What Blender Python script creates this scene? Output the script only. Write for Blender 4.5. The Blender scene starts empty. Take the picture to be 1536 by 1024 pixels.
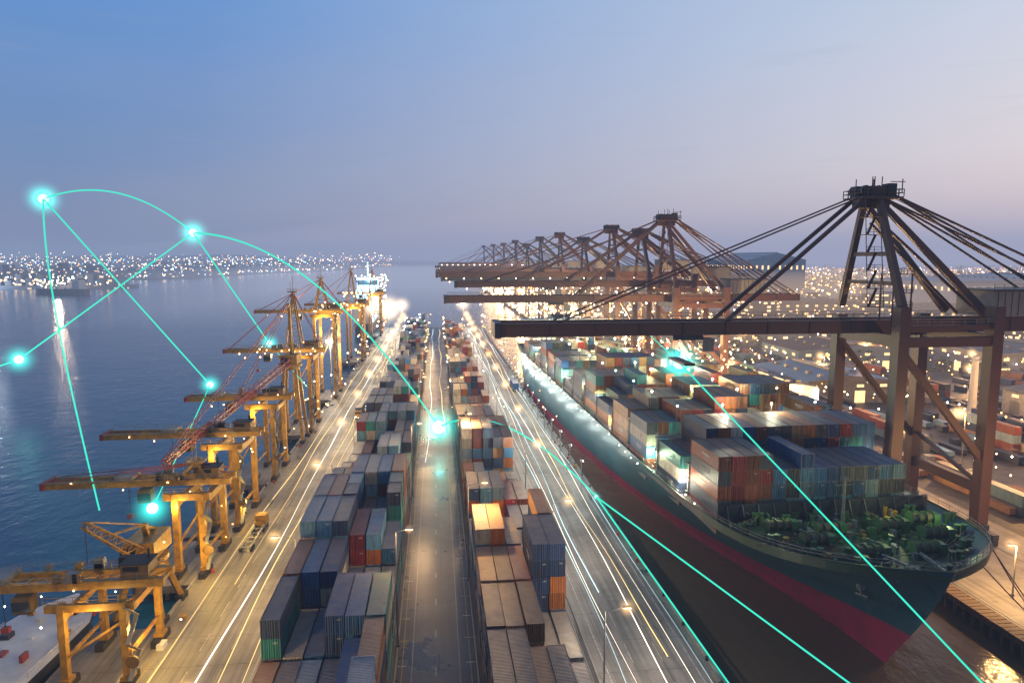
import bpy, math, random
import numpy as np
from mathutils import Vector
random.seed(7)
R=random.random
def U(a,b): return a+(b-a)*random.random()
sc=bpy.context.scene
try:
    sc.view_settings.view_transform='Standard'; sc.view_settings.look='None'; sc.view_settings.exposure=0
except Exception: pass
CAMH=58.0
# ------------------------------------------------------------------ materials
def newmat(name):
    m=bpy.data.materials.new(name); m.use_nodes=True
    nt=m.node_tree; nt.nodes.clear()
    o=nt.nodes.new('ShaderNodeOutputMaterial'); return m,nt,o
def N(nt,t,**k):
    n=nt.nodes.new(t)
    for a,b in k.items(): setattr(n,a,b)
    return n
def math_(nt,op,a,b=None,clamp=False):
    n=N(nt,'ShaderNodeMath',operation=op); n.use_clamp=clamp
    for i,x in enumerate((a,b)):
        if x is None: continue
        if isinstance(x,(int,float)): n.inputs[i].default_value=x
        else: nt.links.new(x,n.inputs[i])
    return n.outputs[0]
def mix(nt,f,a,b,mode='MIX'):
    n=N(nt,'ShaderNodeMix',data_type='RGBA',blend_type=mode)
    if isinstance(f,(int,float)): n.inputs[0].default_value=f
    else: nt.links.new(f,n.inputs[0])
    for i,x in ((6,a),(7,b)):
        if isinstance(x,tuple): n.inputs[i].default_value=(x[0],x[1],x[2],1)
        else: nt.links.new(x,n.inputs[i])
    return n.outputs[2]
def noise(nt,scale,detail=4,vec=None,rough=.55):
    n=N(nt,'ShaderNodeTexNoise'); n.inputs['Scale'].default_value=scale
    n.inputs['Detail'].default_value=detail; n.inputs['Roughness'].default_value=rough
    if vec is not None: nt.links.new(vec,n.inputs['Vector'])
    return n.outputs[0]
def ramp(nt,f,lo,hi,a=0.0,b=1.0):
    n=N(nt,'ShaderNodeMapRange'); nt.links.new(f,n.inputs[0])
    n.inputs[1].default_value=lo; n.inputs[2].default_value=hi; n.inputs[3].default_value=a; n.inputs[4].default_value=b
    return n.outputs[0]
def wpos(nt): return N(nt,'ShaderNodeNewGeometry').outputs['Position']
def scalev(nt,v,s):
    n=N(nt,'ShaderNodeVectorMath',operation='MULTIPLY'); nt.links.new(v,n.inputs[0]); n.inputs[1].default_value=s
    return n.outputs[0]
def simple(name,col,rough=.6,metal=0,var=.35,sc_=.6,dirt=(.05,.035,.025),dirtamt=.35,bump=0):
    m,nt,o=newmat(name); b=N(nt,'ShaderNodeBsdfPrincipled')
    p=wpos(nt); n1=noise(nt,sc_,6,p); f=ramp(nt,n1,.35,.7)
    c=mix(nt,math_(nt,'MULTIPLY',f,dirtamt),col,dirt)
    n2=noise(nt,sc_*.13,3,p); c=mix(nt,math_(nt,'MULTIPLY',n2,var),c,tuple(x*.55 for x in col))
    nt.links.new(c,b.inputs['Base Color']); b.inputs['Roughness'].default_value=rough; b.inputs['Metallic'].default_value=metal
    if bump:
        bn=N(nt,'ShaderNodeBump'); bn.inputs['Strength'].default_value=bump; nt.links.new(noise(nt,3,4,p),bn.inputs['Height']); nt.links.new(bn.outputs[0],b.inputs['Normal'])
    nt.links.new(b.outputs[0],o.inputs[0]); return m
def emis(name,col,s,sample=False):
    m,nt,o=newmat(name); e=N(nt,'ShaderNodeEmission'); e.inputs[0].default_value=(*col,1); e.inputs[1].default_value=s
    nt.links.new(e.outputs[0],o.inputs[0])
    if not sample:
        try: m.cycles.emission_sampling='NONE'
        except Exception: pass
    return m
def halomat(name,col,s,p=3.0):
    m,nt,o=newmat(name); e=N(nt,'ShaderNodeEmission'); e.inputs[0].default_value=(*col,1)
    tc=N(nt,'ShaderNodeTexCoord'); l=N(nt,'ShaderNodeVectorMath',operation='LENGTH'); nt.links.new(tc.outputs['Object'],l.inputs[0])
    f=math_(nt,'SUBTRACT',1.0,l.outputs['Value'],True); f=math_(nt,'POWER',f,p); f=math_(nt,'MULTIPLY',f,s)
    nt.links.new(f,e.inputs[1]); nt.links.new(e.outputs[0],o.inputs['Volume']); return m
# ------------------------------------------------------------------ mesh builder
class MB:
    def __init__(s): s.v=[]; s.f=[]; s.m=[]
    def box(s,x0,y0,z0,x1,y1,z1,m=0):
        n=len(s.v)
        s.v+=[(x0,y0,z0),(x1,y0,z0),(x1,y1,z0),(x0,y1,z0),(x0,y0,z1),(x1,y0,z1),(x1,y1,z1),(x0,y1,z1)]
        s.f+=[(n+3,n+2,n+1,n),(n+4,n+5,n+6,n+7),(n,n+1,n+5,n+4),(n+1,n+2,n+6,n+5),(n+2,n+3,n+7,n+6),(n+3,n,n+4,n+7)]
        s.m+=[m]*6
    def beam(s,a,b,w,h=None,m=0,w2=None):
        h=h or w; a=Vector(a); b=Vector(b); d=(b-a)
        if d.length<1e-6: return
        d.normalize(); up=Vector((0,0,1)) if abs(d.z)<.98 else Vector((0,1,0))
        x=d.cross(up).normalized(); y=x.cross(d).normalized(); n=len(s.v); k=(w2/w if w2 else 1)
        for p,q in ((a,1),(b,k)):
            for i,j in ((-1,-1),(1,-1),(1,1),(-1,1)): s.v.append(tuple(p+x*(i*w/2*q)+y*(j*h/2*q)))
        s.f+=[(n+3,n+2,n+1,n),(n+4,n+5,n+6,n+7),(n,n+1,n+5,n+4),(n+1,n+2,n+6,n+5),(n+2,n+3,n+7,n+6),(n+3,n,n+4,n+7)]; s.m+=[m]*6
    def cyl(s,a,b,r,n=8,m=0,r2=None):
        a=Vector(a); b=Vector(b); d=(b-a).normalized(); up=Vector((0,0,1)) if abs(d.z)<.98 else Vector((0,1,0))
        x=d.cross(up).normalized(); y=x.cross(d).normalized(); k=len(s.v); r2=r if r2 is None else r2
        for p,q in ((a,r),(b,r2)):
            for i in range(n):
                t=2*math.pi*i/n; s.v.append(tuple(p+x*math.cos(t)*q+y*math.sin(t)*q))
        for i in range(n):
            j=(i+1)%n; s.f.append((k+i,k+j,k+n+j,k+n+i)); s.m.append(m)
        s.f.append(tuple(k+i for i in range(n))[::-1]); s.f.append(tuple(k+n+i for i in range(n))); s.m+=[m,m]
    def octa(s,p,r,m=0):
        x,y,z=p; n=len(s.v)
        s.v+=[(x+r,y,z),(x-r,y,z),(x,y+r,z),(x,y-r,z),(x,y,z+r),(x,y,z-r)]
        for a,b in ((0,2),(2,1),(1,3),(3,0)):
            s.f.append((n+a,n+b,n+4)); s.f.append((n+b,n+a,n+5)); s.m+=[m,m]
    def quad(s,p,m=0):
        n=len(s.v); s.v+=list(p); s.f.append(tuple(range(n,n+len(p)))); s.m.append(m)
    def rail(s,a,b,h=1.1,step=2.5,r=.07,m=0):
        a=Vector(a); b=Vector(b); L=(b-a).length; k=max(1,int(L/step))
        for i in range(k+1):
            p=a.lerp(b,i/k); s.beam(p,p+Vector((0,0,h)),r,r,m)
        for q in (.5,1): s.beam(a+Vector((0,0,h*q)),b+Vector((0,0,h*q)),r,r,m)
    def obj(s,name,mats,parent=None,smooth=False):
        me=bpy.data.meshes.new(name); me.from_pydata(s.v,[],s.f)
        for mt in mats: me.materials.append(mt)
        me.polygons.foreach_set('material_index',s.m)
        if smooth: me.polygons.foreach_set('use_smooth',[True]*len(s.f))
        me.update(); o=bpy.data.objects.new(name,me); sc.collection.objects.link(o)
        if parent: o.parent=parent
        return o
def empty(name,loc=(0,0,0)):
    o=bpy.data.objects.new(name,None); sc.collection.objects.link(o); o.location=loc; return o
def point(name,loc,P,col,parent=None,r=.4):
    l=bpy.data.lights.new(name,'POINT'); l.energy=P; l.color=col; l.shadow_soft_size=r
    o=bpy.data.objects.new(name,l); sc.collection.objects.link(o); o.location=loc
    if parent: o.parent=parent
    return o
def sphere_mesh(name,seg=24,rg=14):
    import bmesh
    bm=bmesh.new(); bmesh.ops.create_uvsphere(bm,u_segments=seg,v_segments=rg,radius=1)
    me=bpy.data.meshes.new(name); bm.to_mesh(me); bm.free()
    me.polygons.foreach_set('use_smooth',[True]*len(me.polygons)); return me
def sph(name,me0,mat,loc,r,parent=None):
    key=(me0.name+mat.name)
    me=bpy.data.meshes.get(key)
    if me is None:
        me=me0.copy(); me.name=key; me.materials.append(mat)
    o=bpy.data.objects.new(name,me); sc.collection.objects.link(o); o.location=loc; o.scale=(r,r,r)
    if parent: o.parent=parent
    return o
SPH=sphere_mesh('sphere_base')
# ------------------------------------------------------------------ palette
M_dark=simple('crane_paint_dark',(.085,.04,.038),.5)
M_dark2=simple('crane_paint_blueblack',(.025,.033,.055),.5)
M_yel=simple('crane_paint_yellow',(.42,.23,.025),.5,dirtamt=.7,sc_=.9)
M_yeld=simple('machinery_housing_ochre',(.18,.11,.03),.6,dirtamt=.7,sc_=.9)
M_steel=simple('steel_grey',(.20,.21,.22),.5)
M_white=simple('white_paint',(.7,.7,.68),.5,dirtamt=.15)
M_black=simple('rubber_black',(.02,.02,.02),.7)
M_glass=simple('dark_glass',(.02,.03,.04),.15)
M_red=simple('red_paint',(.34,.05,.03),.5)
E_warm=emis('lamp_warm',(1,.62,.25),15)
E_warm2=emis('lamp_amber',(1,.42,.10),10)
E_white=emis('lamp_white',(1,.92,.78),17)
E_blue=emis('lamp_blue',(.3,.6,1),10)
E_green=emis('lamp_green',(.6,1,.7),8)
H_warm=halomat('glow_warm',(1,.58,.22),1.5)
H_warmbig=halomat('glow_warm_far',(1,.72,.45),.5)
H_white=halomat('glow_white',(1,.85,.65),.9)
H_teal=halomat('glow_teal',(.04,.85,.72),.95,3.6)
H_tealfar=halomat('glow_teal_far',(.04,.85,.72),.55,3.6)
# ------------------------------------------------------------------ camera
cam=bpy.data.cameras.new('camera'); co=bpy.data.objects.new('camera',cam); sc.collection.objects.link(co)
co.location=(0,0,CAMH); co.rotation_euler=(math.radians(83.1),0,math.radians(-6.3)); cam.lens=24; cam.sensor_width=36
cam.clip_start=.5; cam.clip_end=90000; sc.camera=co
# ------------------------------------------------------------------ world
w=bpy.data.worlds.new('World'); sc.world=w; w.use_nodes=True; nt=w.node_tree; nt.nodes.clear()
wo=N(nt,'ShaderNodeOutputWorld'); bg=N(nt,'ShaderNodeBackground'); sk=N(nt,'ShaderNodeTexSky'); sk.sky_type='NISHITA'
sk.sun_disc=False; sk.sun_elevation=math.radians(2.0); sk.sun_rotation=math.radians(70)
nt.links.new(sk.outputs[0],bg.inputs[0]); bg.inputs[1].default_value=.05
tc=N(nt,'ShaderNodeTexCoord'); sp=N(nt,'ShaderNodeSeparateXYZ'); nt.links.new(tc.outputs['Generated'],sp.inputs[0])
a=ramp(nt,sp.outputs[0],-.45,.70); a2=ramp(nt,sp.outputs[0],-.30,.72); e=ramp(nt,sp.outputs[2],.03,.34)
lo=mix(nt,a,(.12,.205,.42),(.80,.66,.70)); hi=mix(nt,a2,(.085,.27,.66),(.58,.67,.81))
skc=mix(nt,e,lo,hi)
cn=noise(nt,2.0,6,scalev(nt,tc.outputs['Generated'],(1,1,6)),.5)
skc=mix(nt,math_(nt,'MULTIPLY',ramp(nt,cn,.42,.72),.11),skc,(.46,.46,.58))
cn2=noise(nt,5,5,scalev(nt,tc.outputs['Generated'],(1,1,14)),.5)
skc=mix(nt,math_(nt,'MULTIPLY',ramp(nt,cn2,.62,.80),.16),skc,(.28,.31,.44))
skc=mix(nt,ramp(nt,sp.outputs[2],.42,.9,0,.75),skc,(.06,.13,.34))
skc=mix(nt,ramp(nt,sp.outputs[1],.35,-.5,0,.85),skc,(.05,.09,.22))
bg2=N(nt,'ShaderNodeBackground'); nt.links.new(skc,bg2.inputs[0]); bg2.inputs[1].default_value=.95
ad=N(nt,'ShaderNodeAddShader'); nt.links.new(bg.outputs[0],ad.inputs[0]); nt.links.new(bg2.outputs[0],ad.inputs[1]); nt.links.new(ad.outputs[0],wo.inputs[0])
sl=bpy.data.lights.new('sun','SUN'); sl.energy=.3; sl.angle=math.radians(12); sl.color=(1,.8,.75)
so=bpy.data.objects.new('sun',sl); sc.collection.objects.link(so); so.rotation_euler=(math.radians(70),0,math.radians(110))
# ------------------------------------------------------------------ haze
def hazebox(name,b,col,sig,rot=0):
    m,nt,o=newmat(name+'_vol'); ab=N(nt,'ShaderNodeVolumeAbsorption'); ab.inputs[0].default_value=(0,0,0,1); ab.inputs[1].default_value=sig
    e=N(nt,'ShaderNodeEmission'); e.inputs[0].default_value=(*col,1); e.inputs[1].default_value=sig
    s=N(nt,'ShaderNodeAddShader'); nt.links.new(ab.outputs[0],s.inputs[0]); nt.links.new(e.outputs[0],s.inputs[1]); nt.links.new(s.outputs[0],o.inputs['Volume'])
    k=MB(); k.box(*b); ob=k.obj(name,[m]); ob.rotation_euler=(0,0,rot); return ob
hazebox('haze',(-20000,-4000,-12,20000,30000,200),(.24,.305,.475),1/3300)
hazebox('haze',(1700,-26000,-11,30000,26000,300),(.64,.55,.65),1/4200,math.radians(30))
hazebox('haze',(58,240,-9,900,1500,40),(.90,.58,.33),1/1500)
hazebox('haze',(-330,610,-9,57,1590,46),(.54,.57,.72),1/1400)
# ------------------------------------------------------------------ water
m,nt,o=newmat('water'); b=N(nt,'ShaderNodeBsdfPrincipled'); p=wpos(nt); s3=N(nt,'ShaderNodeSeparateXYZ'); nt.links.new(p,s3.inputs[0])
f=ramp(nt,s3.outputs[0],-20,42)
c=mix(nt,f,(.003,.07,.14),(.10,.07,.04)); nt.links.new(c,b.inputs['Base Color'])  # basin side browned: warm light reflected there is put into the base colour
b.inputs['Roughness'].default_value=.17; b.inputs['IOR'].default_value=1.33
bn=N(nt,'ShaderNodeBump'); bn.inputs['Strength'].default_value=.6; bn.inputs['Distance'].default_value=.7
h=math_(nt,'ADD',noise(nt,.22,5,scalev(nt,p,(1,.7,1)),.6),math_(nt,'MULTIPLY',noise(nt,.02,3,p),1.5))
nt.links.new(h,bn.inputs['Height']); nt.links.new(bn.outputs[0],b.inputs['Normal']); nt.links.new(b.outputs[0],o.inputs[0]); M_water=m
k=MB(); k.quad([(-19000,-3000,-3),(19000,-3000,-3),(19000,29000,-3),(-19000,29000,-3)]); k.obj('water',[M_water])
# ------------------------------------------------------------------ ground / piers
def paving(name,base,dark,joint=6.0,rough=.7,tracks=True,patch=.35):
    m,nt,o=newmat(name); b=N(nt,'ShaderNodeBsdfPrincipled'); p=wpos(nt); s3=N(nt,'ShaderNodeSeparateXYZ'); nt.links.new(p,s3.inputs[0])
    n1=noise(nt,.09,8,p,.65); c=mix(nt,ramp(nt,n1,.35,.68),base,dark)
    fl=N(nt,'ShaderNodeVectorMath',operation='FLOOR'); nt.links.new(scalev(nt,p,(1/joint,1/joint,0)),fl.inputs[0])
    wn=N(nt,'ShaderNodeTexWhiteNoise'); wn.noise_dimensions='3D'; nt.links.new(fl.outputs[0],wn.inputs[0])
    c=mix(nt,math_(nt,'MULTIPLY',wn.outputs[0],patch),c,dark)
    n2=noise(nt,1.0,5,scalev(nt,p,(.9,.03,1)),.6); c=mix(nt,math_(nt,'MULTIPLY',ramp(nt,n2,.45,.68),.75 if tracks else .2),c,tuple(x*.4 for x in dark))
    n3=noise(nt,2.5,4,p); c=mix(nt,math_(nt,'MULTIPLY',ramp(nt,n3,.55,.8),.35),c,tuple(x*.55 for x in base))
    n4=noise(nt,.3,5,p,.7); c=mix(nt,math_(nt,'MULTIPLY',ramp(nt,n4,.60,.66),.55),c,tuple(x*.35 for x in dark))
    for ax in (0,1):
        fr=math_(nt,'FRACT',math_(nt,'DIVIDE',s3.outputs[ax],joint)); l=math_(nt,'LESS_THAN',fr,.02)
        c=mix(nt,math_(nt,'MULTIPLY',l,.5),c,tuple(x*.3 for x in dark))
    nt.links.new(c,b.inputs['Base Color']); r=ramp(nt,n1,.2,.8); rr=math_(nt,'ADD',math_(nt,'MULTIPLY',r,.35),rough-.3)
    nt.links.new(rr,b.inputs['Roughness'])
    bn=N(nt,'ShaderNodeBump'); bn.inputs['Strength'].default_value=.25; nt.links.new(n3,bn.inputs['Height']); nt.links.new(bn.outputs[0],b.inputs['Normal'])
    nt.links.new(b.outputs[0],o.inputs[0]); return m
M_conc=paving('quay_concrete',(.25,.23,.20),(.13,.12,.11))
M_conc2=paving('road_concrete',(.27,.25,.225),(.14,.13,.12),8)
M_asph=paving('yard_asphalt',(.045,.055,.072),(.014,.018,.025),6.5,.46,True,.85)
M_yard=paving('yard_ground',(.075,.068,.06),(.03,.028,.026),14)
M_paint=simple('marking_white',(.5,.48,.44),.6,dirtamt=.85,sc_=2)
M_painty=simple('marking_yellow',(.42,.29,.06),.6,dirtamt=.8,sc_=2)
M_timber=simple('timber',(.18,.12,.07),.8,sc_=3,dirtamt=.7)
k=MB(); k.box(-44.5,-60,-9,39,590,0); k.obj('pier_ground',[M_conc])
def sheet(name,x0,x1,y0,y1,z,mat):
    k=MB(); k.quad([(x0,y0,z),(x1,y0,z),(x1,y1,z),(x0,y1,z)]); return k.obj(name,[mat])
sheet('road',-43,-24.2,-55,585,.006,M_conc2)
sheet('road',21.8,37.8,-55,585,.006,M_conc2)
sheet('road',-6.4,5.0,-55,585,.006,M_asph)
sheet('yard_pavement',-24.0,-6.6,-55,585,.006,M_yard)
sheet('yard_pavement',5.2,21.6,-55,585,.006,M_yard)
k=MB()
for x,wd in ((-44.3,.6),(38.6,.5)): k.box(x-wd/2+.1,-55,0,x+wd/2-.05,588,.35)
for x in (-24.1,-6.5,5.1,21.7): k.box(x-.09,-55,0,x+.09,584,.14)
k.obj('kerb',[simple('kerb_concrete',(.3,.29,.27),.7)])
k=MB()
for i in range(60):
    y=10+i*9.5
    k.box(39.0,y,-2.6,39.7,y+1.4,-.2); k.box(-45.2,y,-2.6,-44.5,y+1.4,-.2)
    k.cyl((38.2,y+3,0.36),(38.2,y+3,.9),.25,8); k.cyl((-43.9,y+3,0.36),(-43.9,y+3,.9),.25,8)
k.obj('quay_fender',[M_black])
k=MB()
def strip(x,w_,y0,y1,z=.012,m=0): k.quad([(x-w_/2,y0,z),(x+w_/2,y0,z),(x+w_/2,y1,z),(x-w_/2,y1,z)],m)
for x in (-40.5,-26.5,23.4,36.2): strip(x,.2,-50,580)
for x in (-35.8,-31.2,27.6,32): 
    for i in range(60): strip(x,.16,-40+i*10,-35+i*10)
for x in (-5.6,4.2): strip(x,.12,-50,580,.012,1)
for i in range(60): strip(-.8,.1,-40+i*10,-38+i*10)
for i in range(75):
    y=60+i*6.55
    for xa,xb in ((-6.3,-5.0),(3.6,4.9)): k.quad([(xa,y,.013),(xb,y,.013),(xb,y+.18,.013),(xa,y+.18,.013)],0 if i%2 else 1)
for x in (-42.2,-41.8,35.0): strip(x,.1,-50,580,.013,1)
k.obj('road_marking',[M_paint,M_painty])
k=MB()
for x in (-42.9,-38.9,37.0,20.9,6.2,-7.6,-23,-4.2,2.6): k.box(x-.06,-50,.008,x+.06,582,.06)
k.obj('crane_rail',[M_steel])
k=MB()
for i in range(120):
    y=62+i*4.3; x=random.choice((U(-43.6,-39.5),U(36.6,38),U(-43.6,-39.5),U(-26,-24.6)))
    r_=R()
    if r_<.3: k.box(x-.5,y,.02,x+.5,y+U(.6,2.2),U(.4,1.1),random.choice((0,1,2)))
    elif r_<.55: k.cyl((x,y,.02),(x,y,.75),.3,8,3)
    elif r_<.7: k.box(x-.25,y,.02,x+.25,y+2.4,.75,4)
k.obj('quay_equipment',[M_steel,M_yel,M_white,M_red,M_conc])
k=MB(); k.box(90.2,-200,-9,6000,9000,-.02); k.obj('port_ground',[M_yard])
sheet('quay_apron',91.4,122,-60,1400,.0,M_conc)
k=MB()
for i in range(54): k.box(88.3,50+i*1.1,-1.0,91.2,50+i*1.1+.95,.05+.03*R())
for i in range(28): k.cyl((88.7,51+i*2,-5),(88.7,51+i*2,-1.02),.3,7)
k.obj('timber_jetty',[M_timber])
k=MB()
for x in (91.9,112.2): k.box(x-.08,-60,.01,x+.08,1400,.07)
k.obj('crane_rail',[M_steel])
def shore(name,pts,mat,z=2.0):
    k=MB(); n=len(pts); k.quad([(x,y,z) for x,y in pts]); 
    for i in range(n):
        a_=pts[i]; b_=pts[(i+1)%n]; k.quad([(a_[0],a_[1],-6),(b_[0],b_[1],-6),(b_[0],b_[1],z),(a_[0],a_[1],z)])
    return k.obj(name,[mat])
M_land=simple('far_land',(.03,.04,.05),.9)
SH=[(-9000,1500),(-1900,1650),(-1150,1560),(-1080,1800),(-900,2050),(-760,2200),(-700,2900),(-560,3300),(-450,4600),(-250,6500),(100,9500),(-9000,9500)]
shore('far_shore',SH,M_land)
k=MB(); 
nx,ny=70,14; base=len(k.v)
for j in range(ny):
    for i in range(nx):
        x=-9500+i*160; y=3600+j*420+max(0,(i-40))*90
        hgt=max(0,math.sin(math.pi*j/(ny-1)))*(70+16*math.sin(i*.31)+9*math.sin(i*.83+j)+8*R())*(1 if i<52 else max(0,(68-i)/16))
        k.v.append((x,y,1+hgt))
for j in range(ny-1):
    for i in range(nx-1):
        a0=base+j*nx+i; k.f.append((a0,a0+1,a0+nx+1,a0+nx)); k.m.append(0)
k.obj('far_hills',[M_land],smooth=True)
def citymat(name,wall,lit,dens,s=3.2,strength=2.5):
    m,nt,o=newmat(name); b=N(nt,'ShaderNodeBsdfPrincipled'); p=wpos(nt)
    fl=N(nt,'ShaderNodeVectorMath',operation='FLOOR'); nt.links.new(scalev(nt,p,(1/s,1/s,1/s)),fl.inputs[0])
    wn=N(nt,'ShaderNodeTexWhiteNoise'); wn.noise_dimensions='3D'; nt.links.new(fl.outputs[0],wn.inputs[0])
    fr=N(nt,'ShaderNodeVectorMath',operation='FRACTION'); nt.links.new(scalev(nt,p,(1/s,1/s,1/s)),fr.inputs[0])
    s4=N(nt,'ShaderNodeSeparateXYZ'); nt.links.new(fr.outputs[0],s4.inputs[0])
    g=N(nt,'ShaderNodeNewGeometry'); s5=N(nt,'ShaderNodeSeparateXYZ'); nt.links.new(g.outputs['Normal'],s5.inputs[0])
    side=math_(nt,'LESS_THAN',math_(nt,'ABSOLUTE',s5.outputs[2]),.5)
    zz=math_(nt,'MULTIPLY',math_(nt,'GREATER_THAN',s4.outputs[2],.35),math_(nt,'LESS_THAN',s4.outputs[2],.85))
    on=math_(nt,'MULTIPLY',math_(nt,'GREATER_THAN',wn.outputs[0],1-dens),math_(nt,'MULTIPLY',side,zz))
    c=mix(nt,noise(nt,.05,4,p),wall,tuple(x*.5 for x in wall))
    nt.links.new(c,b.inputs['Base Color']); b.inputs['Roughness'].default_value=.7
    b.inputs['Emission Color'].default_value=(*lit,1); nt.links.new(math_(nt,'MULTIPLY',on,strength),b.inputs['Emission Strength'])
    nt.links.new(b.outputs[0],o.inputs[0])
    try: m.cycles.emission_sampling='NONE'
    except Exception: pass
    return m
C_warm=citymat('building_facade',(.12,.11,.11),(1,.6,.3),.28)
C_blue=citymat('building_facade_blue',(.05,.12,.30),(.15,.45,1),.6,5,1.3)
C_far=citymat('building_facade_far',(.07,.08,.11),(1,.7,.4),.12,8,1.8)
def inpoly(x,y,P):
    c_=False; j=len(P)-1
    for i in range(len(P)):
        if (P[i][1]>y)!=(P[j][1]>y) and x<(P[j][0]-P[i][0])*(y-P[i][1])/(P[j][1]-P[i][1])+P[i][0]: c_=not c_
        j=i
    return c_
k=MB(); kl=MB(); cnt=0
while cnt<1500:
    y=1560+ (R()**1.6)*4500; x=U(-1.05*y,-.02*y)
    if not inpoly(x,y,SH): continue
    cnt+=1; a_=U(10,40); b_=U(10,40); h_=U(6,20)+(U(8,30) if R()<.10 else 0)
    k.box(x,y,2,x+a_,y+b_,2+h_)
    d=math.hypot(x,y)
    if R()<.75:
        kl.octa((x+U(-20,20),y-U(3,30),U(6,20)+(y-1500)*.012),d*U(.0004,.0009),random.choice((0,0,3,1,2,2)))
k.obj('far_city_buildings',[C_far])
for i in range(800):
    y=U(3300,6500); x=U(-1.0*y,-.06*y)
    kl.octa((x,y-200,U(10,88)),y*U(.0003,.0007),random.choice((0,0,0,3,1)))
for i in range(150):
    t=R()*8; j=int(t); a_=SH[1+j]; b_=SH[2+j]; q=t-j
    x=a_[0]+(b_[0]-a_[0])*q; y=a_[1]+(b_[1]-a_[1])*q
    kl.octa((x,y-4,U(5,14)),math.hypot(x,y)*U(.0004,.0010),random.choice((0,1,2,0,3)))
kl.obj('far_city_lights',[E_warm,E_white,E_blue,E_warm2])
k=MB(); kl=MB()
for i in range(26):
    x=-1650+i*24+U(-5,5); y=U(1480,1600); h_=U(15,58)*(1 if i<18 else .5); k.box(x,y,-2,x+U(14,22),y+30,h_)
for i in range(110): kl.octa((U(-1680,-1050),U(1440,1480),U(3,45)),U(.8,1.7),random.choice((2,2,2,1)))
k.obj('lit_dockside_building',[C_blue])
kl.obj('dockside_lights',[E_warm,E_white,E_blue])
k=MB(); kl=MB()
k.box(-1120,1500,-3,-640,1560,3.5)
for i in range(18): 
    x=-1000+i*20; k.box(x,1510,3.5,x+12,1530,3.5+U(6,26))
for i in range(60): kl.octa((U(-1050,-650),1496,U(4,22)),U(.9,2.2),random.choice((1,0,0,2)))
k.obj('far_berth',[C_far]); kl.obj('far_berth_lights',[E_warm,E_white,E_blue])
for (x,y,z,r) in ((-905,1480,14,9),(-1060,1480,10,7),(-790,1480,10,6)):
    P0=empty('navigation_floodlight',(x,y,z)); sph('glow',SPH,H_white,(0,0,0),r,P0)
point('floodlight',(-905,1470,22),6e5,(.75,.88,1),None,5)
point('floodlight',(-1280,1400,26),4.5e5,(.2,.5,1),None,8)
point('floodlight',(-1420,1400,26),4.0e5,(.2,.5,1),None,8)
point('floodlight',(-1050,1000,20),.9e5,(.3,.65,1),None,6)
point('floodlight',(-760,1470,22),2.5e5,(1,.75,.5),None,5)
# ------------------------------------------------------------------ containers
PAL=[(.03,.13,.27),(.10,.24,.36),(.02,.05,.12),(.24,.06,.03),(.36,.19,.08),(.50,.46,.38),(.25,.025,.025),(.02,.22,.22),(.20,.30,.38),(.06,.07,.09),(.36,.12,.03),(.02,.09,.24)]
m,nt,o=newmat('container_paint'); b=N(nt,'ShaderNodeBsdfPrincipled'); at=N(nt,'ShaderNodeAttribute'); at.attribute_name='Col'
g=N(nt,'ShaderNodeNewGeometry'); p=g.outputs['Position']; s5=N(nt,'ShaderNodeSeparateXYZ'); nt.links.new(g.outputs['Normal'],s5.inputs[0])
s6=N(nt,'ShaderNodeSeparateXYZ'); nt.links.new(p,s6.inputs[0])
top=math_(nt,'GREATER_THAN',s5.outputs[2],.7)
n1=noise(nt,.5,6,p,.65); n2=noise(nt,1.3,5,scalev(nt,p,(1,1,.25)),.6)
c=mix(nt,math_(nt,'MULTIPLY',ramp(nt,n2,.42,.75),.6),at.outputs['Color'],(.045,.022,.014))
dust_and_light=math_(nt,'MULTIPLY',top,math_(nt,'ADD',math_(nt,'MULTIPLY',ramp(nt,n1,.3,.7),.35),.28))
c=mix(nt,dust_and_light,c,(.38,.30,.23))  # roof dust, also lightening roofs so light-and-shade contrast sits in the colour
nt.links.new(c,b.inputs['Base Color']); b.inputs['Roughness'].default_value=.5
endf=math_(nt,'GREATER_THAN',math_(nt,'ABSOLUTE',s5.outputs[1]),.7)
wy=math_(nt,'SINE',math_(nt,'MULTIPLY',s6.outputs[1],22.0)); wx=math_(nt,'SINE',math_(nt,'MULTIPLY',s6.outputs[0],22.0))
hh=math_(nt,'ADD',math_(nt,'MULTIPLY',wx,endf),math_(nt,'MULTIPLY',wy,math_(nt,'SUBTRACT',1.0,endf)))
bn=N(nt,'ShaderNodeBump'); bn.inputs['Strength'].default_value=.8; bn.inputs['Distance'].default_value=.07; nt.links.new(hh,bn.inputs['Height']); nt.links.new(bn.outputs[0],b.inputs['Normal'])
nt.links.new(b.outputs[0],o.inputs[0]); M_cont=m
CW,CH,CL=2.44,2.6,12.19
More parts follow.
